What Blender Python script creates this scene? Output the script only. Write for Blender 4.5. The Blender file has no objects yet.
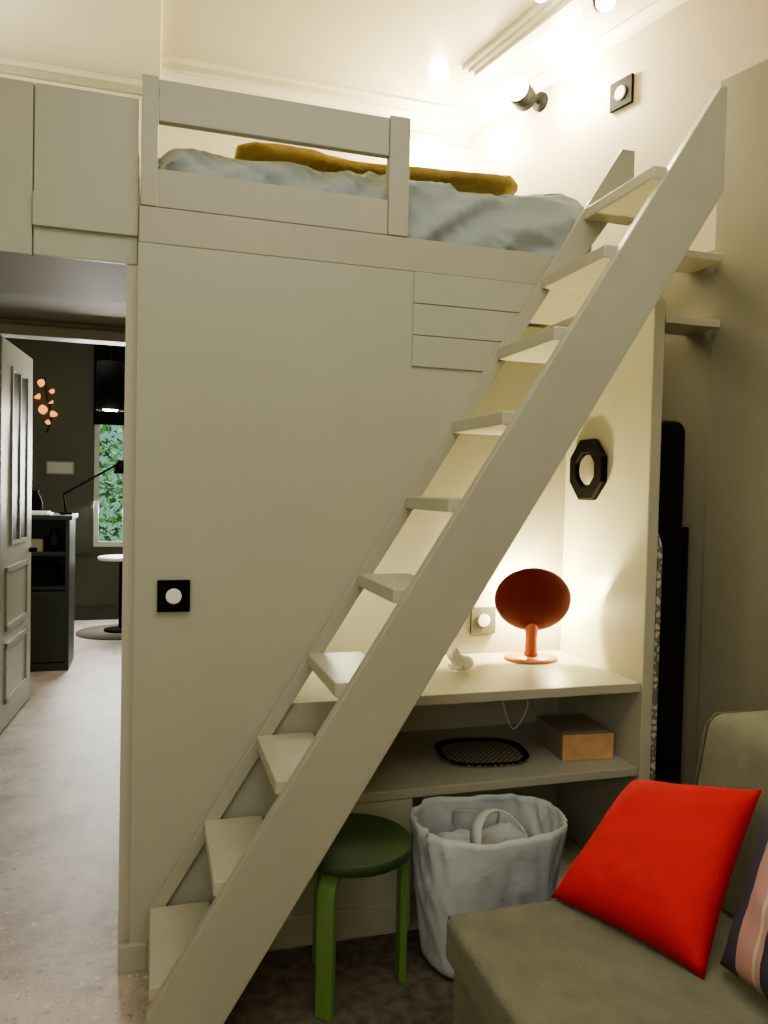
import bpy, bmesh, math, random
from mathutils import Vector, Matrix, noise
random.seed(4)
SC=bpy.context.scene; COL=SC.collection

# ------------------------------------------------------------ materials
def L(c): # srgb 0-255 -> linear
    return tuple(((v/255)/12.92 if v/255<=.04045 else ((v/255+.055)/1.055)**2.4) for v in c)+(1,)
def mat(name,c,rough=.6,var=.04,scale=6,bump=0,bscale=60,metal=0,emit=None,estr=0,coat=0,weave=False,spec=.5):
    m=bpy.data.materials.new(name); m.use_nodes=True; n=m.node_tree.nodes; l=m.node_tree.links
    b=n['Principled BSDF']; b.inputs['Roughness'].default_value=rough; b.inputs['Metallic'].default_value=metal
    b.inputs['Coat Weight'].default_value=coat; b.inputs['Specular IOR Level'].default_value=spec
    tc=n.new('ShaderNodeTexCoord')
    nz=n.new('ShaderNodeTexNoise'); nz.inputs['Scale'].default_value=scale; nz.inputs['Detail'].default_value=4
    l.new(tc.outputs['Object'],nz.inputs['Vector'])
    r=n.new('ShaderNodeValToRGB'); cl=L(c)
    r.color_ramp.elements[0].color=tuple(v*(1-var) for v in cl[:3])+(1,)
    r.color_ramp.elements[1].color=tuple(min(1,v*(1+var)) for v in cl[:3])+(1,)
    r.color_ramp.elements[0].position=.3; r.color_ramp.elements[1].position=.7
    l.new(nz.outputs['Fac'],r.inputs['Fac']); l.new(r.outputs['Color'],b.inputs['Base Color'])
    if bump:
        bn=n.new('ShaderNodeBump'); bn.inputs['Strength'].default_value=bump; bn.inputs['Distance'].default_value=.01
        if weave:
            bn.inputs['Distance'].default_value=.005
            w1=n.new('ShaderNodeTexVoronoi'); w1.inputs['Scale'].default_value=bscale
            l.new(tc.outputs['Object'],w1.inputs['Vector']); l.new(w1.outputs['Distance'],bn.inputs['Height'])
            mx=n.new('ShaderNodeMix'); mx.data_type='RGBA'; mx.blend_type='MULTIPLY'; mx.inputs[0].default_value=.5
            l.new(r.outputs['Color'],mx.inputs[6])
            mp=n.new('ShaderNodeMapRange'); mp.inputs[1].default_value=0; mp.inputs[2].default_value=.6; mp.inputs[3].default_value=.6; mp.inputs[4].default_value=1.3
            l.new(w1.outputs['Distance'],mp.inputs[0]); l.new(mp.outputs[0],mx.inputs[7]); l.new(mx.outputs[2],b.inputs['Base Color'])
        else:
            n2=n.new('ShaderNodeTexNoise'); n2.inputs['Scale'].default_value=bscale; n2.inputs['Detail'].default_value=3
            l.new(tc.outputs['Object'],n2.inputs['Vector']); l.new(n2.outputs['Fac'],bn.inputs['Height'])
        l.new(bn.outputs['Normal'],b.inputs['Normal'])
    if emit: b.inputs['Emission Color'].default_value=L(emit); b.inputs['Emission Strength'].default_value=estr
    return m
PANEL=mat('sage_panel_paint',(163,165,144),.42,.03,3,.05,90)
JOIN=mat('sage_joinery_paint',(160,159,138),.40,.04,5,.05,80)
TREAD=mat('tread_paint',(174,172,149),.38,.05,7,.06,80)
NICHE=mat('niche_cream_paint',(180,178,158),.5,.03,3)
CREAM=mat('cream_wall_paint',(214,206,182),.6,.03,2)
CEIL=mat('ceiling_gloss_paint',(206,200,176),.2,.03,1.5,.03,4)
CTRIM=mat('ceiling_trim_paint',(224,218,198),.4,.03,2)
OLIVE=mat('olive_wall_paint',(110,108,88),.6,.04,2,.05,50)
SOFFIT=mat('olive_beige_cabinet_paint',(140,134,106),.6,.04,2)
DGREEN=mat('dark_green_wall_paint',(52,58,38),.6,.08,2)
DGREEN2=mat('dark_green_furniture_paint',(22,30,20),.45,.08,3)
MATTE=mat('matte_black_plastic',(4,4,4),.7,.05,spec=.05)
BLACK=mat('black_satin',(10,9,9),.4,.1,spec=.3)
BLACKF=mat('black_fabric',(10,10,10),.85,.1,6,.3,200,spec=.1)
WHITE=mat('white_plastic',(236,234,226),.35,.02)
DOORW=mat('door_pale_paint',(172,174,156),.4,.04)
GREYP=mat('grey_socket_plate',(72,74,66),.4,.03)
RED=mat('red_fabric',(196,0,14),.9,.05,9,.15,220,spec=.2)
SOFA=mat('grey_green_fabric',(110,111,92),.92,.12,14,.6,340,weave=True,spec=.25)
PIPE=mat('sofa_seam_fabric',(74,74,59),.9,.08)
SHEET=mat('grey_blue_cotton',(152,163,163),.85,.05,5,.15,40,spec=.2)
MUST=mat('mustard_wool',(166,136,60),.95,.12,30,.5,90,spec=.1)
STOOLG=mat('leaf_green_lacquer',(84,120,48),.35,.06)
STOOLD=mat('bottle_green_lacquer',(36,58,24),.5,.08,spec=.3)
BAG=mat('pale_grey_woven_plastic',(176,184,188),.5,.08,10,.25,35)
STRAP=mat('grey_webbing',(164,171,174),.7,.08,20,.3,120)
COPPER=mat('copper_metal',(180,92,58),.35,.05,metal=.6)
REDD=mat('oxide_red_lampshade',(58,6,3),.6,.06,emit=(170,16,6),estr=.08,spec=.1)
ROSE=mat('copper_lamp_base',(200,128,84),.3,.04,metal=.5)
WOOD=mat('pale_orange_wood',(200,152,100),.5,.18,18)
BOXG=mat('grey_card',(132,118,98),.6,.06)
GOLD=mat('gold_leaf_metal',(190,110,60),.3,.3,20,metal=.6,emit=(255,160,70),estr=2.2)
MIRR=mat('mirror_glass',(235,235,230),.05,.0,metal=1)
GLOW=mat('lit_bulb_glass',(255,244,214),.4,.0,emit=(255,240,205),estr=50)
GLASSD=mat('dark_door_glass',(34,40,42),.35,.1,3,spec=.3)
RUG=mat('dark_round_rug',(96,84,74),.95,.1,20,.3,100)
FLOORSHADE=mat('mottled_floor_shade',(78,71,60),.95,.4,26,.5,120,spec=.1)  # dark colour stands in for shade on the floor

def leaf_mat():
    m=bpy.data.materials.new('garden_leaf'); m.use_nodes=True; n=m.node_tree.nodes; l=m.node_tree.links
    b=n['Principled BSDF']; b.inputs['Roughness'].default_value=.5
    tc=n.new('ShaderNodeTexCoord'); v=n.new('ShaderNodeTexVoronoi'); v.inputs['Scale'].default_value=11
    l.new(tc.outputs['Object'],v.inputs['Vector']); s=n.new('ShaderNodeSeparateColor'); l.new(v.outputs['Color'],s.inputs[0])
    r=n.new('ShaderNodeValToRGB'); e=r.color_ramp.elements
    e[0].position=0; e[0].color=L((18,40,22)); e[1].position=1; e[1].color=L((206,226,190))
    for p,c in ((.35,(40,80,38)),(.65,(84,138,66)),(.88,(140,186,110))):
        q=e.new(p); q.color=L(c)
    l.new(s.outputs[0],r.inputs['Fac']); l.new(r.outputs['Color'],b.inputs['Base Color'])
    l.new(r.outputs['Color'],b.inputs['Emission Color']); b.inputs['Emission Strength'].default_value=.8  # emission stands in for daylight on the leaves
    return m
LEAF=leaf_mat()
SKYW=mat('garden_backdrop_glow',(150,190,180),.8,.3,5,emit=(130,190,180),estr=.7)  # glow put into the colour for bright sky behind the leaves

def floor_mat():
    m=bpy.data.materials.new('terrazzo_floor'); m.use_nodes=True; n=m.node_tree.nodes; l=m.node_tree.links
    b=n['Principled BSDF']; b.inputs['Roughness'].default_value=.5
    tc=n.new('ShaderNodeTexCoord')
    big=n.new('ShaderNodeTexNoise'); big.inputs['Scale'].default_value=3; big.inputs['Detail'].default_value=10; big.inputs['Roughness'].default_value=.75
    l.new(tc.outputs['Object'],big.inputs['Vector'])
    r=n.new('ShaderNodeValToRGB'); r.color_ramp.elements[0].color=L((146,130,113)); r.color_ramp.elements[1].color=L((202,188,168))
    r.color_ramp.elements[0].position=.38; r.color_ramp.elements[1].position=.60
    l.new(big.outputs['Fac'],r.inputs['Fac'])
    last=r.outputs['Color']
    for sc,th0,k in ((22,.16,.7),(55,.22,.55)):
        v=n.new('ShaderNodeTexVoronoi'); v.inputs['Scale'].default_value=sc; l.new(tc.outputs['Object'],v.inputs['Vector'])
        r2=n.new('ShaderNodeValToRGB'); r2.color_ramp.elements[0].position=th0; r2.color_ramp.elements[1].position=th0+.12
        r2.color_ramp.elements[0].color=(1,1,1,1); r2.color_ramp.elements[1].color=(0,0,0,1)
        l.new(v.outputs['Distance'],r2.inputs['Fac'])
        sp=n.new('ShaderNodeSeparateColor'); l.new(v.outputs['Color'],sp.inputs[0])
        r3=n.new('ShaderNodeValToRGB'); r3.color_ramp.elements[0].color=L((108,90,76)); r3.color_ramp.elements[1].color=L((228,216,198))
        l.new(sp.outputs[0],r3.inputs['Fac'])
        mx=n.new('ShaderNodeMix'); mx.data_type='RGBA'
        ml=n.new('ShaderNodeMath'); ml.operation='MULTIPLY'; ml.inputs[1].default_value=k
        l.new(r2.outputs['Color'],ml.inputs[0]); l.new(ml.outputs[0],mx.inputs[0])
        l.new(last,mx.inputs[6]); l.new(r3.outputs['Color'],mx.inputs[7]); last=mx.outputs[2]
    l.new(last,b.inputs['Base Color']); return m
FLOOR=floor_mat()

def ramp_stripes(name,coord,axis,stops,scale):
    m=bpy.data.materials.new(name); m.use_nodes=True; n=m.node_tree.nodes; l=m.node_tree.links
    b=n['Principled BSDF']; b.inputs['Roughness'].default_value=.85
    tc=n.new('ShaderNodeTexCoord'); s=n.new('ShaderNodeSeparateXYZ'); l.new(tc.outputs[coord],s.inputs[0])
    k=n.new('ShaderNodeMath'); k.operation='MULTIPLY'; k.inputs[1].default_value=scale; l.new(s.outputs[axis],k.inputs[0])
    fr=n.new('ShaderNodeMath'); fr.operation='FRACT'; l.new(k.outputs[0],fr.inputs[0])
    r=n.new('ShaderNodeValToRGB'); r.color_ramp.interpolation='CONSTANT'
    e=r.color_ramp.elements; e[0].position=0; e[0].color=L(stops[0][1]); e[1].position=stops[1][0]; e[1].color=L(stops[1][1])
    for p,c in stops[2:]:
        q=e.new(p); q.color=L(c)
    l.new(fr.outputs[0],r.inputs['Fac']); l.new(r.outputs['Color'],b.inputs['Base Color']); return m
STRIPE=ramp_stripes('navy_pink_stripe_fabric','UV',0,[(0,(42,38,62)),(.42,(174,128,122)),(.78,(190,174,150)),(.84,(174,128,122)),(.94,(34,32,48))],3.0)

def two_tone():
    m=bpy.data.materials.new('two_tone_wall_paint'); m.use_nodes=True; n=m.node_tree.nodes; l=m.node_tree.links
    b=n['Principled BSDF']; b.inputs['Roughness'].default_value=.6
    g=n.new('ShaderNodeNewGeometry'); s=n.new('ShaderNodeSeparateXYZ'); l.new(g.outputs['Position'],s.inputs[0])
    c=n.new('ShaderNodeMath'); c.operation='GREATER_THAN'; c.inputs[1].default_value=2.45; l.new(s.outputs[2],c.inputs[0])
    mx=n.new('ShaderNodeMix'); mx.data_type='RGBA'; mx.inputs[6].default_value=L((110,108,88)); mx.inputs[7].default_value=L((174,162,140))
    l.new(c.outputs[0],mx.inputs[0]); l.new(mx.outputs[2],b.inputs['Base Color']); return m
TWOTONE=two_tone()
def pattern_mat(name,c1,c2,scale,th=.14):
    m=bpy.data.materials.new(name); m.use_nodes=True; n=m.node_tree.nodes; l=m.node_tree.links
    b=n['Principled BSDF']; b.inputs['Roughness'].default_value=.7
    tc=n.new('ShaderNodeTexCoord'); v=n.new('ShaderNodeTexVoronoi'); v.feature='DISTANCE_TO_EDGE'; v.inputs['Scale'].default_value=scale
    l.new(tc.outputs['Object'],v.inputs['Vector'])
    r=n.new('ShaderNodeValToRGB'); r.color_ramp.interpolation='CONSTANT'; r.color_ramp.elements[0].color=L(c1); r.color_ramp.elements[1].color=L(c2); r.color_ramp.elements[1].position=th
    l.new(v.outputs['Distance'],r.inputs['Fac']); l.new(r.outputs['Color'],b.inputs['Base Color']); return m
COVER=pattern_mat('patterned_cotton_cover',(98,94,82),(176,170,150),30)
def lattice_mat():
    m=bpy.data.materials.new('tray_lattice_pattern'); m.use_nodes=True; n=m.node_tree.nodes; l=m.node_tree.links
    b=n['Principled BSDF']; b.inputs['Roughness'].default_value=.5
    tc=n.new('ShaderNodeTexCoord'); mp=n.new('ShaderNodeMapping'); mp.inputs['Rotation'].default_value=(0,0,.785)
    l.new(tc.outputs['Object'],mp.inputs[0]); br=n.new('ShaderNodeTexBrick'); br.offset=0; br.inputs['Scale'].default_value=1
    br.inputs['Brick Width'].default_value=.017; br.inputs['Row Height'].default_value=.017; br.inputs['Mortar Size'].default_value=.0032
    br.inputs['Mortar Smooth'].default_value=0
    br.inputs['Color1'].default_value=L((176,166,138)); br.inputs['Color2'].default_value=L((160,150,124)); br.inputs['Mortar'].default_value=L((8,8,7))
    l.new(mp.outputs[0],br.inputs['Vector']); l.new(br.outputs['Color'],b.inputs['Base Color']); return m
TRAYP=lattice_mat()

# ------------------------------------------------------------ helpers
def fin(name,me,loc,m,parent=None,smooth=False,bevel=0,seg=2,struct=False):
    o=bpy.data.objects.new(name,me); COL.objects.link(o); o.location=loc
    if m: me.materials.append(m)
    if smooth:
        for p in me.polygons: p.use_smooth=True
    if bevel:
        b=o.modifiers.new('bevel','BEVEL'); b.width=bevel; b.segments=seg; b.limit_method='ANGLE'; b.harden_normals=False
    if struct: o['kind']='structure'
    return o
def mk(name,verts,faces,m,parent=None,**k):
    vs=[Vector(v) for v in verts]
    lo=Vector([min(v[i] for v in vs) for i in range(3)]); hi=Vector([max(v[i] for v in vs) for i in range(3)])
    c=(lo+hi)/2; c.z=lo.z
    me=bpy.data.meshes.new(name); me.from_pydata([v-c for v in vs],[],faces)
    bm=bmesh.new(); bm.from_mesh(me); bmesh.ops.recalc_face_normals(bm,faces=bm.faces); bm.to_mesh(me); bm.free()
    if parent:
        o=fin(name,me,c,m,None,**k); o.parent=parent
        bpy.context.view_layer.update(); o.matrix_parent_inverse=parent.matrix_world.inverted()
        return o
    return fin(name,me,c,m,None,**k)
BF=[(0,1,3,2),(4,6,7,5),(0,4,5,1),(2,3,7,6),(0,2,6,4),(1,5,7,3)]
def box(name,x0,x1,y0,y1,z0,z1,m,parent=None,**k):
    v=[(x,y,z) for x in (x0,x1) for y in (y0,y1) for z in (z0,z1)]
    return mk(name,v,BF,m,parent,**k)
def boxes(name,lst,m,parent=None,T=None,**k):
    V=[];Fs=[]
    for (x0,x1,y0,y1,z0,z1) in lst:
        o=len(V); V+=[(x,y,z) for x in (x0,x1) for y in (y0,y1) for z in (z0,z1)]
        Fs+=[tuple(o+i for i in f) for f in BF]
    if T: V=[T@Vector(v) for v in V]
    return mk(name,V,Fs,m,parent,**k)
def prism(name,poly,a0,a1,m,parent=None,axis='y',T=None,**k):
    n=len(poly)
    if axis=='y': V=[(p[0],a0,p[1]) for p in poly]+[(p[0],a1,p[1]) for p in poly]
    elif axis=='z': V=[(p[0],p[1],a0) for p in poly]+[(p[0],p[1],a1) for p in poly]
    else: V=[(a0,p[0],p[1]) for p in poly]+[(a1,p[0],p[1]) for p in poly]
    if T: V=[T@Vector(v) for v in V]
    Fs=[tuple(range(n)),tuple(range(2*n-1,n-1,-1))]+[(i,(i+1)%n,n+(i+1)%n,n+i) for i in range(n)]
    return mk(name,V,Fs,m,parent,**k)
def revolve(name,prof,T,m,parent=None,n=48,sx=1,sy=1,closed=False,fn=None,sq=2,**k):
    V=[];Fs=[]
    for (r,z) in prof:
        for i in range(n):
            a=2*math.pi*i/n; c,s=math.cos(a),math.sin(a)
            if sq!=2:
                q=(abs(c)**sq+abs(s)**sq)**(-1/sq); c*=q; s*=q
            p=Vector((r*sx*c,r*sy*s,z))
            if fn: p=fn(p,a)
            V.append(T@p)
    for j in range(len(prof)-1):
        for i in range(n): Fs.append((j*n+i,j*n+(i+1)%n,(j+1)*n+(i+1)%n,(j+1)*n+i))
    if not closed:
        Fs.append(tuple(range(n))); Fs.append(tuple(range((len(prof)-1)*n,len(prof)*n)))
    k.setdefault('smooth',True)
    return mk(name,V,Fs,m,parent,**k)
def tube(name,pts,r,m,parent=None,n=10,closed=False,flat=1.0,**k):
    P=[Vector(p) for p in pts]; V=[];Fs=[]; N=len(P); prev=None
    for i,p in enumerate(P):
        a=P[(i-1)%N] if (closed or i>0) else P[i]; b=P[(i+1)%N] if (closed or i<N-1) else P[i]
        t=(b-a).normalized()
        if prev is None:
            u=t.cross(Vector((0,0,1)));
            if u.length<.01: u=t.cross(Vector((0,1,0)))
        else: u=prev-t*prev.dot(t)
        u.normalize(); prev=u; w=t.cross(u)
        for j in range(n):
            q=2*math.pi*j/n; V.append(p+u*r*math.cos(q)+w*r*flat*math.sin(q))
    for i in range(N if closed else N-1):
        for j in range(n):
            i2=(i+1)%N; Fs.append((i*n+j,i*n+(j+1)%n,i2*n+(j+1)%n,i2*n+j))
    if not closed: Fs+= [tuple(range(n)),tuple(range((N-1)*n,N*n))]
    return mk(name,V,Fs,m,parent,smooth=True,**k)
def spline(pts,n=8):
    P=[Vector(p) for p in pts]; out=[]
    for i in range(len(P)-1):
        a=P[max(i-1,0)];b=P[i];c=P[i+1];d=P[min(i+2,len(P)-1)]
        for j in range(n):
            t=j/n; out.append(.5*((2*b)+(c-a)*t+(2*a-5*b+4*c-d)*t*t+(3*b-a-3*c+d)*t**3))
    out.append(P[-1]); return out
def tag(o,label,cat,group=None):
    o['label']=label; o['category']=cat
    if group: o['group']=group
    return o
def empty(name,loc,label,cat,group=None):
    o=bpy.data.objects.new(name,None); COL.objects.link(o); o.empty_display_size=.05; o.location=loc
    tag(o,label,cat,group)
    bpy.context.view_layer.update(); return o
def S(o): o['kind']='structure'; return o

# ------------------------------------------------------------ room shell
CZ=3.52
def wx(y): return 1.65+(4.0-y)*1.8/6.6
wn=Vector((-6.6,-1.8)).normalized()
S(box('floor',-3.2,4.2,-2.6,9.1,-.1,0,FLOOR))
S(box('ceiling',-1.9,4.2,-2.6,4.1,CZ,CZ+.1,CEIL))
S(box('wall_left',-1.9,-1.8,-2.6,4.9,0,CZ,CREAM))
S(box('wall_behind',-1.9,4.2,-2.7,-2.6,0,CZ,CREAM))
S(box('wall_back',-1.8,1.75,4.0,4.1,2.44,CZ,CREAM))
S(prism('wall_right',[(1.65,4.0),(3.45,-2.6),(3.55,-2.6),(1.75,4.05)],0,CZ,TWOTONE,axis='z'))
a=Vector((wx(2.50),2.50)); b=Vector((wx(-2.5),-2.5)); a2=a+wn*.012; b2=b+wn*.012
S(prism('wall_right_panel',[tuple(a),tuple(b),tuple(b2),tuple(a2)],0,3.08,OLIVE,axis='z',bevel=.002))
S(box('ceiling_corridor',-1.8,-.05,3.06,4.86,2.42,2.46,OLIVE))
S(box('wall_corridor',-.088,-.052,2.50,4.85,0,2.42,NICHE))
S(boxes('wall_doorway',[(-1.8,-.90,4.85,4.95,0,2.9),(-.06,1.2,4.85,4.95,0,3.0),(-.90,-.06,4.85,4.95,2.33,2.9)],PANEL))
S(boxes('trim_1',[(-.96,-.89,4.82,4.85,0,2.40),(-.96,-.088,4.82,4.85,2.33,2.39)],DOORW,bevel=.004))
S(box('wall_far',-3.2,-.62,8.95,9.05,0,3.3,DGREEN)); S(box('wall_far_beside',-.0,2,8.95,9.05,0,3.3,DGREEN))
S(boxes('wall_far_window',[(-.62,0,8.95,9.05,0,.80),(-.62,0,8.95,9.05,3.0,3.3)],DGREEN))
S(box('wall_far_left',-2.2,-2.1,4.95,8.95,0,3.3,DGREEN)); S(box('wall_far_right',1.2,1.3,4.95,8.95,0,3.3,DGREEN))
S(box('ceiling_far',-2.2,1.3,4.95,9.05,3.2,3.3,CREAM))
S(box('baseboard_far',-2.1,1.2,8.92,8.95,0,.14,DGREEN2))
S(box('trim_2',-2.1,-.64,8.925,8.95,.70,.74,DGREEN2))
S(boxes('window_1',[(-.62,-.57,8.93,9.0,.80,3.0),(-.05,0,8.93,9.0,.80,3.0),(-.57,-.05,8.93,9.0,.80,.86),(-.57,-.05,8.93,9.0,2.94,3.0),(-.325,-.295,8.95,8.99,.86,2.94)],DOORW,bevel=.004))
tag(box('roller_blind',-.63,-.0,8.90,8.92,2.13,3.02,MATTE),'black fabric roller blind half lowered over the window','blind')
V=[];Fs=[]
for i in range(5000):
    c=Vector((random.uniform(-1.3,.7),random.uniform(9.6,10.6),random.uniform(0,3.0)))
    r=Matrix.Rotation(random.uniform(0,6.28),3,'Z')@Matrix.Rotation(random.uniform(-1.4,1.4),3,'X')@Matrix.Rotation(random.uniform(-1.4,1.4),3,'Y'); s=random.uniform(.03,.09)
    o=len(V); V+=[c+r@Vector(p)*s for p in ((-1,0,0),(0,.0,-.4),(1,0,0),(0,.1,.4))]; Fs.append((o,o+1,o+2,o+3))
o=len(V); V+=[Vector(p) for p in ((-.3,10,0),(-.28,10,0),(-.28,10,2),(-.3,10,2))]; Fs.append((o,o+1,o+2,o+3))
h=mk('garden_foliage',V,Fs,LEAF); h['kind']='stuff'; tag(h,'dense green garden foliage seen outside the window','foliage')
S(box('garden_backdrop',-2.5,2,10.9,11,0,4,SKYW)); S(box('ground_garden',-2.5,2,9.1,10.9,-.1,0,OLIVE))

# mouldings
def cornice(name,a,b,nrm):
    prof=[(0,CZ-.05),(.010,CZ-.05),(.015,CZ-.03),(.03,CZ-.012),(.045,CZ-.010),(.045,CZ),(0,CZ)]
    A=Vector(a+(0,));B=Vector(b+(0,));N=Vector(nrm+(0,)).normalized(); n=len(prof)
    V=[A+N*p+Vector((0,0,z)) for p,z in prof]+[B+N*p+Vector((0,0,z)) for p,z in prof]
    Fs=[tuple(range(n)),tuple(range(2*n-1,n-1,-1))]+[(i,(i+1)%n,n+(i+1)%n,n+i) for i in range(n)]
    return S(mk(name,V,Fs,CTRIM))
cornice('trim_3',(-1.8,4.0),(1.66,4.0),(0,-1))
cornice('trim_4',(1.65,4.0),(3.44,-2.6),(wn.x,wn.y))
S(box('trim_5',-1.8,1.66,3.975,4.0,3.385,3.42,JOIN,bevel=.004))
S(prism('trim_6',[(1.38,3.48),(1.54,3.50),(1.78,2.35),(1.62,2.32)],CZ-.022,CZ+.002,CTRIM,axis='z',bevel=.005))
S(prism('trim_7',[(1.405,3.465),(1.515,3.478),(1.755,2.36),(1.645,2.335)],CZ-.038,CZ-.021,CTRIM,axis='z',bevel=.005))
S(prism('trim_9',[(1.43,3.45),(1.49,3.456),(1.73,2.365),(1.67,2.35)],CZ-.054,CZ-.037,CTRIM,axis='z',bevel=.005))
S(box('ceiling_dropped',-1.8,.01,1.2,3.995,CZ-.06,CZ+.001,CTRIM,bevel=.006))
S(box('trim_8',.01,1.62,3.84,3.87,CZ-.014,CZ+.001,CTRIM,bevel=.003))

# ------------------------------------------------------------ panels under the loft
FY=2.452
def dx(z): return .01+(z-.20)/1.608
CO=.034
poly=[(-.052,0),(.86,0),(.86,.448),(.62,.448),(.79,.800),(dx(.800)+CO,.800),(dx(2.225)+CO,2.225),(-.052,2.225)]
S(prism('wall_loft',poly,FY,2.487,PANEL))
S(boxes('baseboard_loft',[(-.085,.0,2.432,FY,0,.085),(.052,.86,2.440,FY,0,.10)],PANEL,bevel=.003))
S(box('wall_niche_back',-.05,2.1,3.05,3.09,0,2.22,NICHE))
S(box('wall_niche_side',-.05,-.02,2.487,3.05,0,2.22,NICHE))
pb=empty('plank_cover',(.95,2.445,1.91),'sage painted horizontal plank cover on the loft panel','panel')
for i in range(3):
    z0=1.912+i*.105; z1=z0+.102
    xr0=dx(z0)+.01; xr1=dx(z1)+.01
    prism('plank',[(.82,z0),(xr0,z0),(xr1,z1),(.82,z1)],2.444,2.4515,PANEL,pb,bevel=.0015)

# ------------------------------------------------------------ loft bed frame
bed=empty('loft_bed',(.75,2.5,2.225),'sage green painted built-in loft bed frame with guard rail','loft bed')
box('platform',-.05,1.66,2.478,3.98,2.235,2.27,JOIN,bed)
box('fascia',-.052,1.62,FY,2.477,2.226,2.335,JOIN,bed,bevel=.003)
box('guard_post',-.048,.0,FY-.004,2.49,2.336,2.722,JOIN,bed,bevel=.003)
box('guard_post',.727,.797,FY-.004,2.49,2.336,2.724,JOIN,bed,bevel=.003)
box('guard_rail',.001,.726,FY,2.482,2.592,2.716,JOIN,bed,bevel=.003)
box('guard_rail',.001,.726,FY,2.482,2.336,2.450,JOIN,bed,bevel=.003)
tag(box('mattress',.03,1.44,2.60,3.9,2.272,2.50,SHEET,bevel=.05,seg=4),'thick mattress lying on the loft platform','mattress')
def duvet():
    prof=[(2.535,2.300),(2.512,2.325),(2.500,2.37),(2.496,2.42),(2.498,2.47),(2.51,2.53),(2.535,2.565),(2.59,2.585)]
    prof=prof+[(2.59+1.33*i/30,2.59) for i in range(1,31)]
    nx=190; V=[];Fs=[]; fr=[]; XE=1.56
    for i in range(len(prof)-1):
        for j in range(4):
            t=j/4; fr.append((prof[i][0]*(1-t)+prof[i+1][0]*t,prof[i][1]*(1-t)+prof[i+1][1]*t))
    fr.append(prof[-1])
    for i in range(nx+1):
        x=.005+(XE-.005)*i/nx
        for (y,z) in fr:
            w=noise.noise(Vector((x*2.5,y*2,z*3+7)))
            n1=noise.noise(Vector((x*4+z*5,y*3,z*5)))
            n2=1-abs(noise.noise(Vector((x*6-z*9+w,y*4,z*3+4))))*2.4
            n3=1-abs(noise.noise(Vector((x*13+z*16+2*w,y*8,z*7+9))))*2.4
            d=.022*n1+.024*n2+.013*n3
            e=1-math.exp(-max(0,min(x,XE-x))*22)
            bul=.03*math.exp(-((x-1.44)/.10)**2)
            if y<2.57: V.append((x,y+.042-d+.05*(1-e),z+.012*n1+(bul-.03*(1-e) if z>2.5 else 0)))
            else: V.append((x,y+.01,z-.06*(1-e)+1.1*d-.026+bul-(.035*(1-x/.15) if x<.15 else 0)))
    m=len(fr)
    for i in range(nx):
        for j in range(m-1): Fs.append((i*m+j,(i+1)*m+j,(i+1)*m+j+1,i*m+j+1))
    o=mk('duvet',V,Fs,SHEET,smooth=True)
    s=o.modifiers.new('s','SOLIDIFY'); s.thickness=.012; s.offset=-1
    return tag(o,'grey blue crumpled cotton duvet draped over the mattress','duvet')
duvet()
def blanket():
    V=[];Fs=[];n=22; N=120
    for i in range(N+1):
        t=i/N; x=.26+1.04*t; cy=2.77+.03*math.sin(t*5); cz=2.655-.014*t
        for j in range(n):
            a=2*math.pi*j/n
            k=1+.20*noise.noise(Vector((x*5,math.cos(a)*1.5,math.sin(a)*1.5)))+.07*noise.noise(Vector((x*16,math.cos(a)*3,math.sin(a)*3)))
            end=min(1,.55+8*min(t,1-t)) 
            V.append((x,cy+.13*k*math.cos(a)*end,cz+.032*k*math.sin(a)*end+.006*math.sin(t*9)))
    for i in range(N):
        for j in range(n): Fs.append((i*n+j,i*n+(j+1)%n,(i+1)*n+(j+1)%n,(i+1)*n+j))
    Fs+=[tuple(range(n)),tuple(range(N*n,N*n+n))]
    return tag(mk('blanket',V,Fs,MUST,smooth=True),'folded mustard yellow wool blanket lying on the duvet','blanket')
blanket()

# ------------------------------------------------------------ ladder
lad=empty('loft_ladder',(.3,2.2,0),'steep sage painted wooden ladder stair up to the loft','ladder')
prism('stringer',[(.0,0),(.0,.145),(1.645,2.755),(1.668,2.755),(1.668,2.44),(.137,0)],2.0,2.035,JOIN,lad,bevel=.003)
prism('stringer',[(.0,.0),(.0,.185),(dx(2.73),2.73),(1.635,2.73),(1.635,2.60),(dx(2.30)+.10,2.30),(dx(2.26)+.044,2.24),(dx(.19)+.044,.19),(.05,.0)],2.425,2.4375,JOIN,lad,bevel=.002)
for i in range(10):
    z=.20+.2556*i; x=dx(z)
    box('tread',x-.004,x+.175,2.035,2.425,z-.040,z,TREAD,lad,bevel=.004)

# ------------------------------------------------------------ overhead cabinet
cab=empty('overhead_cabinet',(-.6,2.7,2.165),'sage painted overhead cabinet above the passage','cabinet')
box('cabinet_body',-1.8,-.056,2.51,3.05,2.168,2.668,SOFFIT,cab)
box('cabinet_door',-1.2,-.352,2.495,2.509,2.168,2.668,PANEL,cab,bevel=.002)
box('cabinet_door',-.348,-.056,2.495,2.509,2.168,2.668,PANEL,cab,bevel=.002)
box('cabinet_panel',-.350,-.054,2.480,2.4945,2.250,2.350,PANEL,cab,bevel=.003)

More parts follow.
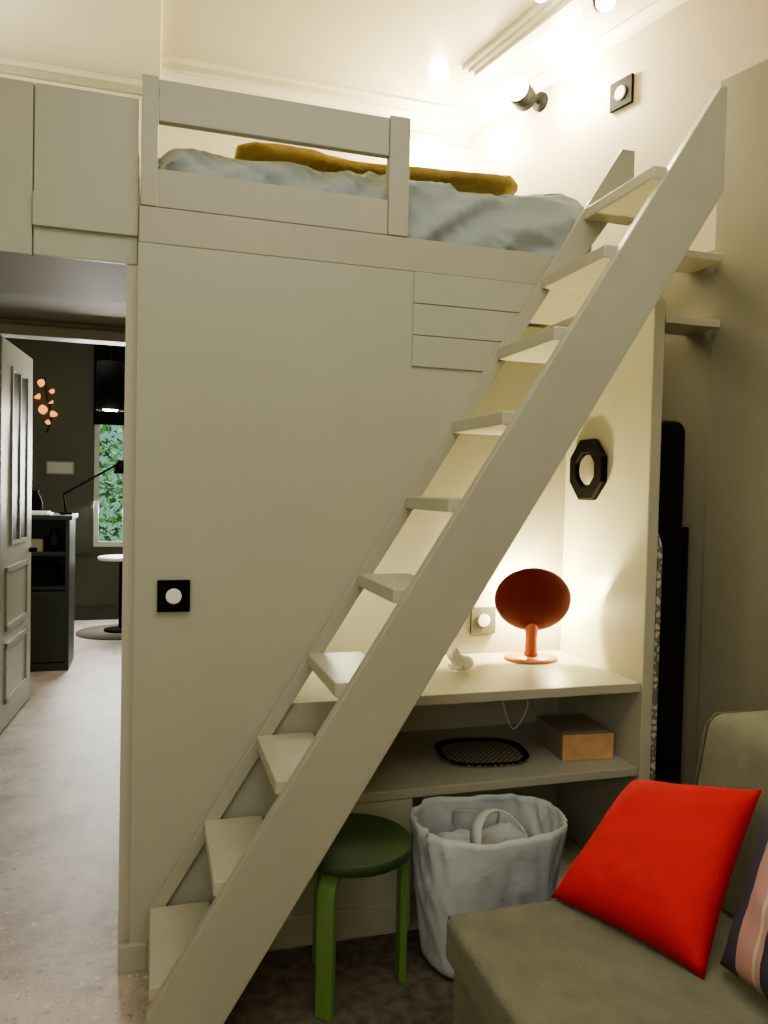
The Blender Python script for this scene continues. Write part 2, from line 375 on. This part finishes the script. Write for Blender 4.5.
# ------------------------------------------------------------ desk unit
dk=empty('built_in_desk',(1.1,2.7,0),'sage painted built-in desk with a lower shelf','desk')
XR=1.75
prism('desk_top',[(.80,2.45),(XR-.002,2.45),(XR-.002,3.048),(.1,3.048),(.1,2.49),(.80,2.49)],.765,.80,TREAD,dk,axis='z',bevel=.003)
prism('shelf',[(.64,2.45),(XR-.002,2.45),(XR-.002,3.048),(.0,3.048),(.0,2.49),(.64,2.49)],.45,.482,JOIN,dk,axis='z',bevel=.003)
box('side_panel',XR,1.796,2.44,3.048,0,2.222,TREAD,dk,bevel=.004)
for z in (2.165,2.412):
    tag(box('wall_shelf',1.80,2.040,2.44,2.62,z-.028,z,TREAD,bevel=.003),'small sage painted shelf between side panel and wall','shelf','narrow shelves in the side niche')

# ------------------------------------------------------------ switches
def switch(name,T,s,label,cat,fm=MATTE):
    e=empty(name,T.translation,label,cat)
    h=s/2
    prism('frame_plate',[(-h,-h),(h,-h),(h,h),(-h,h)],-.014,0,fm,e,axis='y',T=T,bevel=.002)
    revolve('rocker',[(h*.48,0),(h*.48,.004),(h*.42,.006)],T@Matrix.Translation((0,-.014,0))@Matrix.Rotation(math.pi/2,4,'X'),WHITE,e,n=32,smooth=False)
    return e
switch('light_switch',Matrix.Translation((.064,FY,1.157)),.098,'black square light switch with round white rocker','light switch')
def wallT(x,y,z):
    N=Vector((wn.x,wn.y,0)); yv=-N; xv=yv.cross(Vector((0,0,1)))
    M=Matrix((xv,yv,Vector((0,0,1)))).transposed().to_4x4(); M.translation=Vector((x,y,z)); return M
switch('light_switch',wallT(wx(2.97),2.97,3.24),.122,'black square dimmer switch high beside the loft bed','light switch')
switch('wall_outlet',Matrix.Translation((1.37,3.05,.945)),.115,'grey square wall socket with white round insert behind desk','outlet',GREYP)

# ------------------------------------------------------------ spot lamps
def spot(T,c,aim,label,r=.042,l=.055,bulb=GLOW):
    e=empty('spotlight',T.translation,label,'wall lamp',group='black spotlights')
    revolve('mounting_plate',[(.045,0),(.045,.02)],T@Matrix.Rotation(math.pi/2,4,'X'),MATTE,e,n=32)
    tube('lamp_arm',[T@Vector((0,-.015,0)),c],.012,MATTE,e)
    q=Vector((0,0,1)).rotation_difference(Vector(aim).normalized()).to_matrix().to_4x4()
    M=Matrix.Translation(c)@q
    revolve('lamp_head',[(r*.85,-l),(r,-l*.9),(r,l),(r*.9,l),(r*.9,l*.7)],M,MATTE,e,n=32)
    revolve('bulb',[(r*.7,l*.5),(r*.95,l*.9),(r,l*1.2),(r*.75,l*1.6),(.002,l*1.8)],M,bulb,e,n=24)
    return M
T=wallT(wx(3.46),3.46,3.41)
spot(T,T@Vector((0,-.13,0)),(-.85,-.75,.05),'small black cylinder wall spotlight glowing beside the bed',.056,.055)
T=Matrix.Translation((1.67,2.72,CZ-.05))@Matrix.Rotation(math.pi/2,4,'X')
spot(T,Vector((1.67,2.72,3.435)),(-.25,-.75,-.45),'small black ceiling spotlight glowing above the ladder',.038,.03)
T=Matrix.Translation((1.40,2.76,CZ))@Matrix.Rotation(math.pi/2,4,'X')
spot(T,Vector((1.40,2.76,3.47)),(.6,.5,-.2),'small black ceiling spotlight turned toward the wall',.032,.04)

# ------------------------------------------------------------ desk lamp
lx,ly=1.528,2.90
dl=empty('table_lamp',(lx,ly,.80),'red disc table lamp with copper neck glowing on the desk','lamp')
revolve('lamp_base',[(.002,0),(.098,0),(.100,.004),(.096,.012),(.03,.016),(.002,.017)],Matrix.Translation((lx,ly,.801)),ROSE,dl,sx=1.15)
revolve('neck',[(.03,.0),(.026,.02),(.024,.07),(.028,.12),(.02,.16)],Matrix.Translation((lx,ly,.815)),COPPER,dl,n=32)
T=Matrix.Translation((lx-.008,ly-.02,1.053))@Matrix.Rotation(math.radians(-20),4,'Z')@Matrix.Rotation(math.radians(90+10),4,'X')
revolve('lamp_shade',[(.002,.035),(.06,.031),(.11,.020),(.145,.006),(.156,-.006),(.154,-.010),(.142,-.004),(.105,.010),(.002,.022)],T,REDD,dl,n=64,sy=.88,sx=1.02)
revolve('lit_diffuser',[(.002,-.012),(.05,-.010),(.07,.000),(.05,.012),(.002,.014)],T,GLOW,dl,n=32)

vs=[(0,0,.040),(.030,0,.050),(.050,0,.075),(.068,0,.068),(.045,.012,.105),(.045,-.012,.102),(.036,.016,.012),(.036,-.016,.012),(-.012,.020,.014),(-.012,-.020,.014),(-.032,0,.046)]
es=[(0,1),(1,2),(2,3),(2,4),(2,5),(1,6),(1,7),(0,8),(0,9),(0,10)]
rs=[.030,.024,.019,.008,.006,.006,.010,.010,.014,.014,.009]
me=bpy.data.meshes.new('animal_figurine'); me.from_pydata(vs,es,[]); me.materials.append(WHITE)
fo=bpy.data.objects.new('animal_figurine',me); COL.objects.link(fo); fo.location=(1.16,2.74,.801); fo.rotation_euler=(0,0,math.radians(200)); fo.scale=(1.2,1.2,1.0)
sk=fo.modifiers.new('skin','SKIN'); sk.use_smooth_shade=True
if not me.skin_vertices:
    bm=bmesh.new(); bm.from_mesh(me); bm.verts.layers.skin.verify(); bm.to_mesh(me); bm.free()
for i,v in enumerate(me.skin_vertices[0].data): v.radius=(rs[i],rs[i]); v.use_root=(i==0)
ss=fo.modifiers.new('sub','SUBSURF'); ss.levels=2; ss.render_levels=2
tag(fo,'small white ceramic animal figurine on the desk','figurine')

# octagonal mirror on the side panel (faces -X)
MX,MY,MZ=XR-.001,2.84,1.60
om=empty('octagonal_mirror',(MX,MY,MZ),'black octagonal framed wall mirror on the side panel','mirror')
def octo(r,n=8): return [(r*math.cos(math.pi/8+i*math.pi/4),r*math.sin(math.pi/8+i*math.pi/4)) for i in range(n)]
V=[];Fs=[]
rings=[(.134,0),(.138,.020),(.130,.028),(.078,.030),(.074,.022),(.074,.010)]
for r,d in rings:
    for (a,b2) in octo(r): V.append((MX-d,MY+a,MZ+b2))
for j in range(len(rings)-1):
    for i in range(8): Fs.append((j*8+i,j*8+(i+1)%8,(j+1)*8+(i+1)%8,(j+1)*8+i))
mk('mirror_frame',V,Fs,MATTE,om)
revolve('mirror_glass',[(.076,.012),(.066,.020),(.045,.026),(.02,.029),(.002,.030)],Matrix.Translation((MX,MY,MZ))@Matrix.Rotation(-math.pi/2,4,'Y'),MIRR,om,n=32)

# tray
tr=empty('lattice_tray',(1.23,2.705,.483),'black rounded tray with fine lattice pattern on the shelf','tray')
T=Matrix.Translation((1.225,2.705,.483))@Matrix.Rotation(math.radians(-8),4,'Z')
revolve('tray_bottom',[(.002,.002),(.156,.002),(.156,.010),(.002,.010)],T,TRAYP,tr,sy=.82,n=64,sq=3,smooth=False)
revolve('tray_rim',[(.150,.002),(.170,.016),(.176,.018),(.174,.021),(.166,.019),(.152,.011)],T,MATTE,tr,sy=.82,n=64,closed=True,sq=3)

# wooden box
T=Matrix.Translation((1.612,2.69,.483))@Matrix.Rotation(math.radians(-5),4,'Z')
bx=empty('wooden_box',(1.612,2.69,.483),'small wooden box with pale orange front on the shelf','box')
boxes('box_body',[(-.10,.11,-.120,.13,0,.098)],BOXG,bx,T,bevel=.003)
boxes('box_front',[(-.10,.11,-.128,-.121,0,.098)],WOOD,bx,T,bevel=.002)
boxes('box_lid_inlay',[(-.085,.095,-.105,.115,.0985,.101)],BOXG,bx,T)
tag(tube('power_cable',spline([(1.47,3.03,.74),(1.45,3.0,.62),(1.47,2.93,.50),(1.52,2.90,.60),(1.52,2.95,.66),(1.55,3.02,.74)]),.003,WHITE),'thin white power cable looping above the shelf','cable')

# ------------------------------------------------------------ floor shade sheet + stool
tag(boxes('floor_shade_sheet',[(.17,2.2,.2,2.425,.001,.008)],FLOORSHADE,bevel=.002),'dark mottled sheet added as painted floor shade under the ladder and sofa','rug')  # thin dark sheet added so the floor here looks shaded
RZ=.008
sx0,sy0=.585,2.195
st=empty('round_stool',(sx0,sy0,RZ),'round wooden stool with bent green legs','stool')
revolve('seat',[(.002,.415),(.172,.415),(.177,.419),(.177,.445),(.173,.449),(.002,.449)],Matrix.Translation((sx0,sy0,RZ)),STOOLD,st,n=48)
outer=[(.168,0),(.168,.340)]+[(.168-.07*(1-math.cos(a)),.340+.074*math.sin(a)) for a in [math.pi/2*k/6 for k in range(1,7)]]+[(.04,.414)]
inner=[(.04,.392),(.098,.392)]+[(.146-.048*(1-math.cos(a)),.340+.052*math.sin(a)) for a in [math.pi/2*k/6 for k in range(5,-1,-1)]]+[(.146,0)]
for a in (-131,-2,112):
    T=Matrix.Translation((sx0,sy0,RZ))@Matrix.Rotation(math.radians(a),4,'Z')
    prism('leg',outer+inner,-.026,.026,STOOLG,st,T=T,bevel=.002)

# ------------------------------------------------------------ laundry bag
BX,BY=1.042,2.235
bg=empty('laundry_bag',(BX,BY,RZ),'pale grey soft laundry bag with handles on the floor','bag')
H=.455
def bagf(p,a):
    q=max(0,min(1,p.z/.3))
    k=noise.noise(Vector((math.cos(a)*1.6,math.sin(a)*1.6,p.z*3)))*.018
    for fa,fz,ph,am in ((3,4,0,.007),(5,7,4,.005)):
        k+=(1-abs(noise.noise(Vector((math.cos(a)*fa+p.z*5,math.sin(a)*fa-p.z*3,p.z*fz+ph))))*3)*am
    f=1+(k-.009)/.22*(.35+.65*q)
    top=max(0,(p.z-.3)/.15)
    roll=max(0,(p.z-.415)/.04)
    f*=1-.03*roll*roll
    return Vector((p.x*f,p.y*f,p.z+top*(.008*math.sin(2*a+2.4)+.004*noise.noise(Vector((math.cos(a)*2.6,math.sin(a)*2.6,9))))))
prof=[(.002,.004),(.10,.004),(.185,.006),(.200,.02)]+[(.202+.053*(z/H),z) for z in [.035+.021*i for i in range(21)]]
TB=Matrix.Translation((BX,BY,RZ))
b=revolve('bag_body',prof,TB,BAG,bg,n=140,sy=.72,closed=True,fn=bagf,sq=2.8)
s=b.modifiers.new('s','SOLIDIFY'); s.thickness=.004
def strap(pts,w=.024):
    P=[Vector(p) for p in spline(pts,8)]; V=[];Fs=[]
    for i,p in enumerate(P):
        t=i/(len(P)-1); d=Vector((.35*math.sin(t*6),-.9,.15)).normalized()
        V+=[p-d*w,p+d*w]
    for i in range(len(P)-1): Fs.append((2*i,2*i+1,2*i+3,2*i+2))
    o=mk('handle',V,Fs,STRAP,bg,smooth=True); s=o.modifiers.new('s','SOLIDIFY'); s.thickness=.004; return o
strap([(.945,2.10,.36),(.94,2.10,.43),(.955,2.13,.482),(1.00,2.17,.505),(1.06,2.18,.502),(1.10,2.15,.478),(1.125,2.11,.43),(1.13,2.10,.36)])
strap([(.98,2.37,.38),(.98,2.355,.43),(1.01,2.33,.445),(1.08,2.32,.44),(1.13,2.34,.42),(1.14,2.365,.37)],.014)
def lump(p,a):
    return p+Vector((0,0,.06*noise.noise(Vector((p.x*8,p.y*14,1)))+.025*(1-abs(noise.noise(Vector((p.x*20,p.y*16,5))))*2)))
revolve('laundry_contents',[(.198,.27),(.19,.31),(.17,.335),(.14,.35),(.12,.355),(.09,.36),(.06,.36),(.03,.355),(.002,.355)],TB,BAG,bg,sy=.70,n=72,fn=lump,sq=2.6)

# ------------------------------------------------------------ ironing board + black case in niche
def rtop(y0,y1,z0,z1,r,n=8):
    P=[(y0,z0),(y1,z0)]
    P+=[(y1-r+r*math.cos(a),z1-r+r*math.sin(a)) for a in [math.pi/2*k/n for k in range(n+1)]]
    P+=[(y0+r-r*math.sin(a),z1-r+r*math.cos(a)) for a in [math.pi/2*k/n for k in range(n+1)]]
    return P
tag(prism('ironing_board',rtop(2.44,2.74,0,1.40,.12),1.800,1.820,COVER,axis='x',bevel=.006),'folded ironing board with patterned cotton cover standing upright','ironing board')
gb=empty('instrument_case',(1.92,2.6,0),'tall black soft case standing in the side niche','case')
prism('case_body',rtop(1.835,1.972,0,1.79,.05),2.52,2.72,BLACKF,gb,axis='y',bevel=.02,seg=3)
box('case_strap',1.975,1.993,2.515,2.54,0.0,1.38,BLACKF,gb,bevel=.006)

# ------------------------------------------------------------ sofa
sf=empty('sofa',(1.2,.6,RZ),'grey green upholstered sofa with low back','sofa')
box('sofa_base',.745,1.80,-1.2,1.79,.06,.30,SOFA,sf,bevel=.02,seg=3)
box('seat_cushion',.725,1.60,-1.2,1.80,.302,.425,SOFA,sf,bevel=.022,seg=4)
tube('seat_piping',[(.735,-1.18,.415),(.735,1.79,.415),(1.45,1.79,.415)],.005,PIPE,sf)
prism('backrest',[(1.42,.427),(1.50,.86),(1.53,.89),(1.72,.89),(1.77,.85),(1.80,.302),(1.602,.302),(1.602,.427)],-1.2,1.80,SOFA,sf,bevel=.03,seg=4)
tube('backrest_piping',[(1.425,1.795,.44),(1.50,1.795,.855),(1.53,1.795,.885),(1.70,1.795,.885)],.005,PIPE,sf)
for (x,y) in ((.80,1.72),(1.74,1.72),(.80,-1.1),(1.74,-1.1)):
    box('foot',x-.02,x+.02,y-.02,y+.02,RZ if y>0 else 0,.062,MATTE,sf)

def pillow(name,BL,BR,TR,TL,th,m,label,cat):
    BL,BR,TR,TL=map(Vector,(BL,BR,TR,TL)); N=((BR-BL).cross(TL-BL)).normalized(); n=26
    V=[];Fs=[];uv=[]
    for side in (1.2,-.5):
        for i in range(n+1):
            for j in range(n+1):
                u=i/n;v=j/n; a=2*u-1;b=2*v-1
                pu=a*(1-.055*(1-b*b)); pv=b*(1-.055*(1-a*a))
                U=(pu+1)/2;W=(pv+1)/2
                p=BL*(1-U)*(1-W)+BR*U*(1-W)+TR*U*W+TL*(1-U)*W
                h=th*(max(0,(1-a**4)*(1-b**4)))**.55*(1-.12*(a*a+b*b))
                h+=(.026*noise.noise(Vector((a*2.2,b*2.2,side)))+.018*noise.noise(Vector((a*5,b*5,side+3))))*(1-a*a)*(1-b*b)
                V.append(p+N*h*side*.5); uv.append((u,v))
        o=0 if side>0 else (n+1)**2
        for i in range(n):
            for j in range(n):
                Fs.append((o+i*(n+1)+j,o+(i+1)*(n+1)+j,o+(i+1)*(n+1)+j+1,o+i*(n+1)+j+1))
    c=(BL+BR+TR+TL)/4
    me=bpy.data.meshes.new(name); me.from_pydata([v-c for v in V],[],Fs)
    ul=me.uv_layers.new(name='UVMap')
    for lp in me.loops: ul.data[lp.index].uv=uv[lp.vertex_index]
    bm=bmesh.new(); bm.from_mesh(me); bmesh.ops.remove_doubles(bm,verts=bm.verts,dist=.0002); bmesh.ops.recalc_face_normals(bm,faces=bm.faces); bm.to_mesh(me); bm.free()
    o=fin(name,me,c,m,smooth=True)
    return tag(o,label,cat)
pillow('throw_pillow',(1.02,1.79,.432),(1.185,1.395,.428),(1.452,1.53,.78),(1.305,1.85,.70),.15,RED,'bright red square pillow leaning on the sofa back','pillow')
pillow('throw_pillow',(1.228,1.40,.455),(1.235,.98,.445),(1.42,1.03,.80),(1.41,1.46,.80),.10,STRIPE,'navy and pink striped pillow on the sofa seat','pillow')

# ------------------------------------------------------------ passage door
T=Matrix.Translation((-.845,4.90,0))@Matrix.Rotation(math.radians(-3.3),4,'Z')
d=S(boxes('door_1',[(-.04,0,0,.84,.012,2.33)],DOORW,None,T,bevel=.003))
for (y0,y1,z0,z1) in [(.12,.70,.16,.52),(.12,.70,.60,.98)]:
    f=.03
    boxes('door_moulding',[(0,.012,y0,y1,z0,z0+f),(0,.012,y0,y1,z1-f,z1),(0,.012,y0,y0+f,z0,z1),(0,.012,y1-f,y1,z0,z1)],DOORW,d,T)
boxes('door_glass',[(0,.004,.24,.66,1.12,2.18)],GLASSD,d,T)
for y in (.24,.45,.66): boxes('glazing_bar',[(0,.012,y-.012,y+.012,1.12,2.18)],DOORW,d,T)
for z in (1.12,2.18): boxes('glazing_bar',[(0,.012,.23,.67,z-.012,z+.012)],DOORW,d,T)
boxes('door_handle',[(0,.05,.76,.79,1.02,1.05)],MATTE,d,T,bevel=.006)

# ------------------------------------------------------------ far room things
cs=empty('open_shelf_cabinet',(-.75,6.8,0),'dark green painted open shelf cabinet in the far room','cabinet')
boxes('cabinet_body',[(-1.15,-1.12,6.55,7.0,0,1.20),(-.66,-.63,6.55,7.0,0,1.20),(-1.12,-.66,6.97,7.0,0,1.2),(-1.12,-.66,6.55,6.97,0,.06)],DGREEN2,cs,bevel=.003)
box('cabinet_top',-1.17,-.61,6.53,7.02,1.20,1.235,DGREEN2,cs,bevel=.004)
for z in (.66,.93): box('open_shelf',-1.12,-.66,6.56,6.97,z-.015,z+.01,DGREEN2,cs)
box('cabinet_door',-1.12,-.66,6.55,6.57,.07,.63,DGREEN2,cs,bevel=.003)
def item(name,x0,x1,y0,y1,z0,z1,m,label,cat): return tag(box(name,x0,x1,y0,y1,z0,z1,m,bevel=.003),label,cat)
item('storage_box',-1.08,-.84,6.62,6.9,.941,1.04,SOFFIT,'small olive storage box inside the open cabinet','box')
item('storage_box',-1.06,-.74,6.62,6.9,.671,.82,BLACKF,'black storage box on a shelf of the cabinet','box')
VP=[(.03,0),(.05,.02),(.058,.08),(.04,.14),(.022,.17),(.03,.19)]
tag(revolve('vase',VP,Matrix.Translation((-.76,6.72,.941)),BLACK,n=24),'small black vase inside the open cabinet','vase')
tag(boxes('paper_stack',[(-1.0,-.78,6.6,6.8,1.236,1.25),(-.97,-.80,6.62,6.78,1.25,1.262)],WHITE),'pale papers stacked on the dark green cabinet','papers')
tag(revolve('vase',VP,Matrix.Translation((-.93,6.9,1.236)),MATTE,n=24),'small black vase on the green cabinet','vase')
pc=empty('pendant_lamp',(-.31,6.0,2.0),'black cylindrical pendant lamp glowing underneath','lamp')
revolve('lamp_shade',[(.09,2.03),(.098,2.03),(.098,2.38),(.02,2.39),(.02,2.36),(.09,2.35)],Matrix.Translation((-.31,6.0,0)),MATTE,pc,n=32,closed=True)
tube('cord',[(-.31,6.0,2.38),(-.31,6.0,3.2)],.005,MATTE,pc)
revolve('bulb',[(.002,2.025),(.05,2.03),(.06,2.07),(.03,2.16),(.002,2.18)],Matrix.Translation((-.31,6.0,0)),GLOW,pc,n=20)
dp=empty('swing_arm_lamp',(-.68,6.75,1.236),'black swing arm desk lamp standing on the cabinet','lamp')
revolve('lamp_base',[(.002,0),(.05,0),(.05,.015),(.002,.018)],Matrix.Translation((-.68,6.75,1.236)),MATTE,dp,n=24)
tube('lamp_arm',[(-.68,6.75,1.25),(-.70,6.75,1.40),(-.28,6.75,1.66)],.009,MATTE,dp)
revolve('lamp_head',[(.02,.06),(.03,.05),(.06,-.05),(.055,-.05),(.02,.03)],Matrix.Translation((-.26,6.75,1.63)),MATTE,dp,n=24,closed=True)
tb=empty('round_side_table',(-.26,8.2,0),'small round white table with black stem in the far room','table')
revolve('table_top',[(.002,.73),(.22,.73),(.23,.74),(.22,.76),(.002,.76)],Matrix.Translation((-.30,8.2,0)),WHITE,tb,n=40)
tube('table_stem',[(-.30,8.2,.02),(-.30,8.2,.73)],.022,MATTE,tb)
revolve('table_base',[(.002,0.012),(.16,0.012),(.16,.028),(.03,.04),(.002,.04)],Matrix.Translation((-.30,8.2,0)),MATTE,tb,n=32)
tag(revolve('round_rug',[(.002,.001),(.42,.001),(.42,.010),(.002,.010)],Matrix.Translation((-.30,8.15,0)),RUG,n=48),'dark brown round rug under the small table','rug')
gs=empty('petal_sconce',(-1.08,8.94,2.2),'cluster of small glowing copper petals mounted on dark wall','wall lamp')
tube('stem',spline([(-1.10,8.93,2.02),(-1.05,8.92,2.2),(-1.10,8.92,2.4),(-1.12,8.92,2.6)]),.006,MATTE,gs)
random.seed(9)
for (px,pz,a,r) in [(-1.15,2.52,20,.05),(-1.06,2.46,70,.035),(-1.17,2.38,-40,.045),(-1.06,2.33,110,.04),(-1.13,2.24,-10,.06),(-1.04,2.20,45,.05),(-1.08,2.12,15,.035)]:
    T=Matrix.Translation((px,8.88,pz))@Matrix.Rotation(math.radians(a),4,'Y')@Matrix.Rotation(random.uniform(-.9,.9),4,'X')@Matrix.Rotation(random.uniform(-.8,.8),4,'Z')
    V=[];Fs=[]; n=8
    for i in range(n+1):
        t=i/n; w_=r*.75*math.sin(math.pi*t)**.7+.001; z=(t-.3)*r*1.7; yy=-.4*r*math.sin(t*2.2)
        V+=[T@Vector((-w_,yy-.2*w_,z)),T@Vector((0,yy+.1*w_,z)),T@Vector((w_,yy-.2*w_,z))]
    for i in range(n):
        Fs+=[(3*i,3*i+1,3*i+4,3*i+3),(3*i+1,3*i+2,3*i+5,3*i+4)]
    mk('petal',V,Fs,GOLD,gs,smooth=True)
fr=empty('framed_print',(-.95,8.94,1.66),'small pale sign on the dark wall','picture')
box('picture_frame',-1.10,-.82,8.925,8.949,1.58,1.72,BOXG,fr)
box('picture_print',-1.085,-.835,8.92,8.924,1.595,1.705,DOORW,fr)

# ------------------------------------------------------------ lights
def light(kind,name,loc,energy,col,size=.1,rot=None,**k):
    d=bpy.data.lights.new(name,kind); d.energy=energy; d.color=L(col)[:3]
    if kind=='AREA': d.size=size
    else: d.shadow_soft_size=size
    for a,b in k.items(): setattr(d,a,b)
    o=bpy.data.objects.new(name,d); COL.objects.link(o); o.location=loc
    if rot: o.rotation_euler=rot
    return o
light('AREA','ceiling_fill',(.6,.6,3.40),56,(255,248,226),2.0)  # unseen area light added to fill the room evenly
light('AREA','room_side_fill',(-1.5,-1.6,2.2),31,(250,250,246),1.6,rot=(math.radians(75),0,math.radians(-35)))  # added fill light behind the camera; the shell has no window there
light('POINT','spot_glow',(wx(3.70)-.10,3.70,3.34),85,(255,236,184),.04)
light('POINT','spot_glow_back',(1.42,3.90,3.33),60,(255,236,184),.04)
light('POINT','spot_glow_high',(wx(3.18)-.10,3.18,3.36),115,(255,236,184),.04)
light('POINT','cabinet_top_fill',(-.9,3.3,3.0),24,(255,245,216),.1)  # unseen point light added to brighten the wall above the cabinets
light('POINT','desk_lamp_glow',(lx+.01,3.005,1.07),88,(255,232,160),.025)
light('POINT','desk_lamp_side_glow',(1.69,2.975,.99),12,(255,232,160),.02)
light('POINT','niche_fill',(.70,2.80,1.15),5,(255,246,205),.08)  # point light added out of view behind the panel to brighten the niche
light('AREA','far_window_light',(-.3,8.85,1.6),150,(250,250,246),.9,rot=(math.radians(-75),0,0))
light('POINT','pendant_glow',(-.31,6.0,1.96),24,(255,240,215),.05)
light('AREA','corridor_fill',(-.6,5.9,3.1),16,(255,244,228),.8)  # added overhead fill for the passage and far room; no fixture there

w=bpy.data.worlds.new('World'); SC.world=w; w.use_nodes=True
w.node_tree.nodes['Background'].inputs[0].default_value=(.75,.88,1,1); w.node_tree.nodes['Background'].inputs[1].default_value=1.0

# ------------------------------------------------------------ camera
th=math.radians(16.7);p=math.radians(1.7);r=math.radians(1.3)
F=Vector((math.sin(th)*math.cos(p),math.cos(th)*math.cos(p),-math.sin(p)))
R=Vector((math.cos(th),-math.sin(th),0));U=R.cross(F)
cx=R*math.cos(r)+U*math.sin(r);cy=-R*math.sin(r)+U*math.cos(r)
cd=bpy.data.cameras.new('camera'); co=bpy.data.objects.new('camera',cd); COL.objects.link(co)
M=Matrix((cx,cy,-F)).transposed().to_4x4(); M.translation=Vector((0,0,1.5)); co.matrix_world=M
cd.sensor_fit='VERTICAL'; cd.sensor_height=36; cd.lens=770/1024*36; cd.clip_start=.05
SC.camera=co
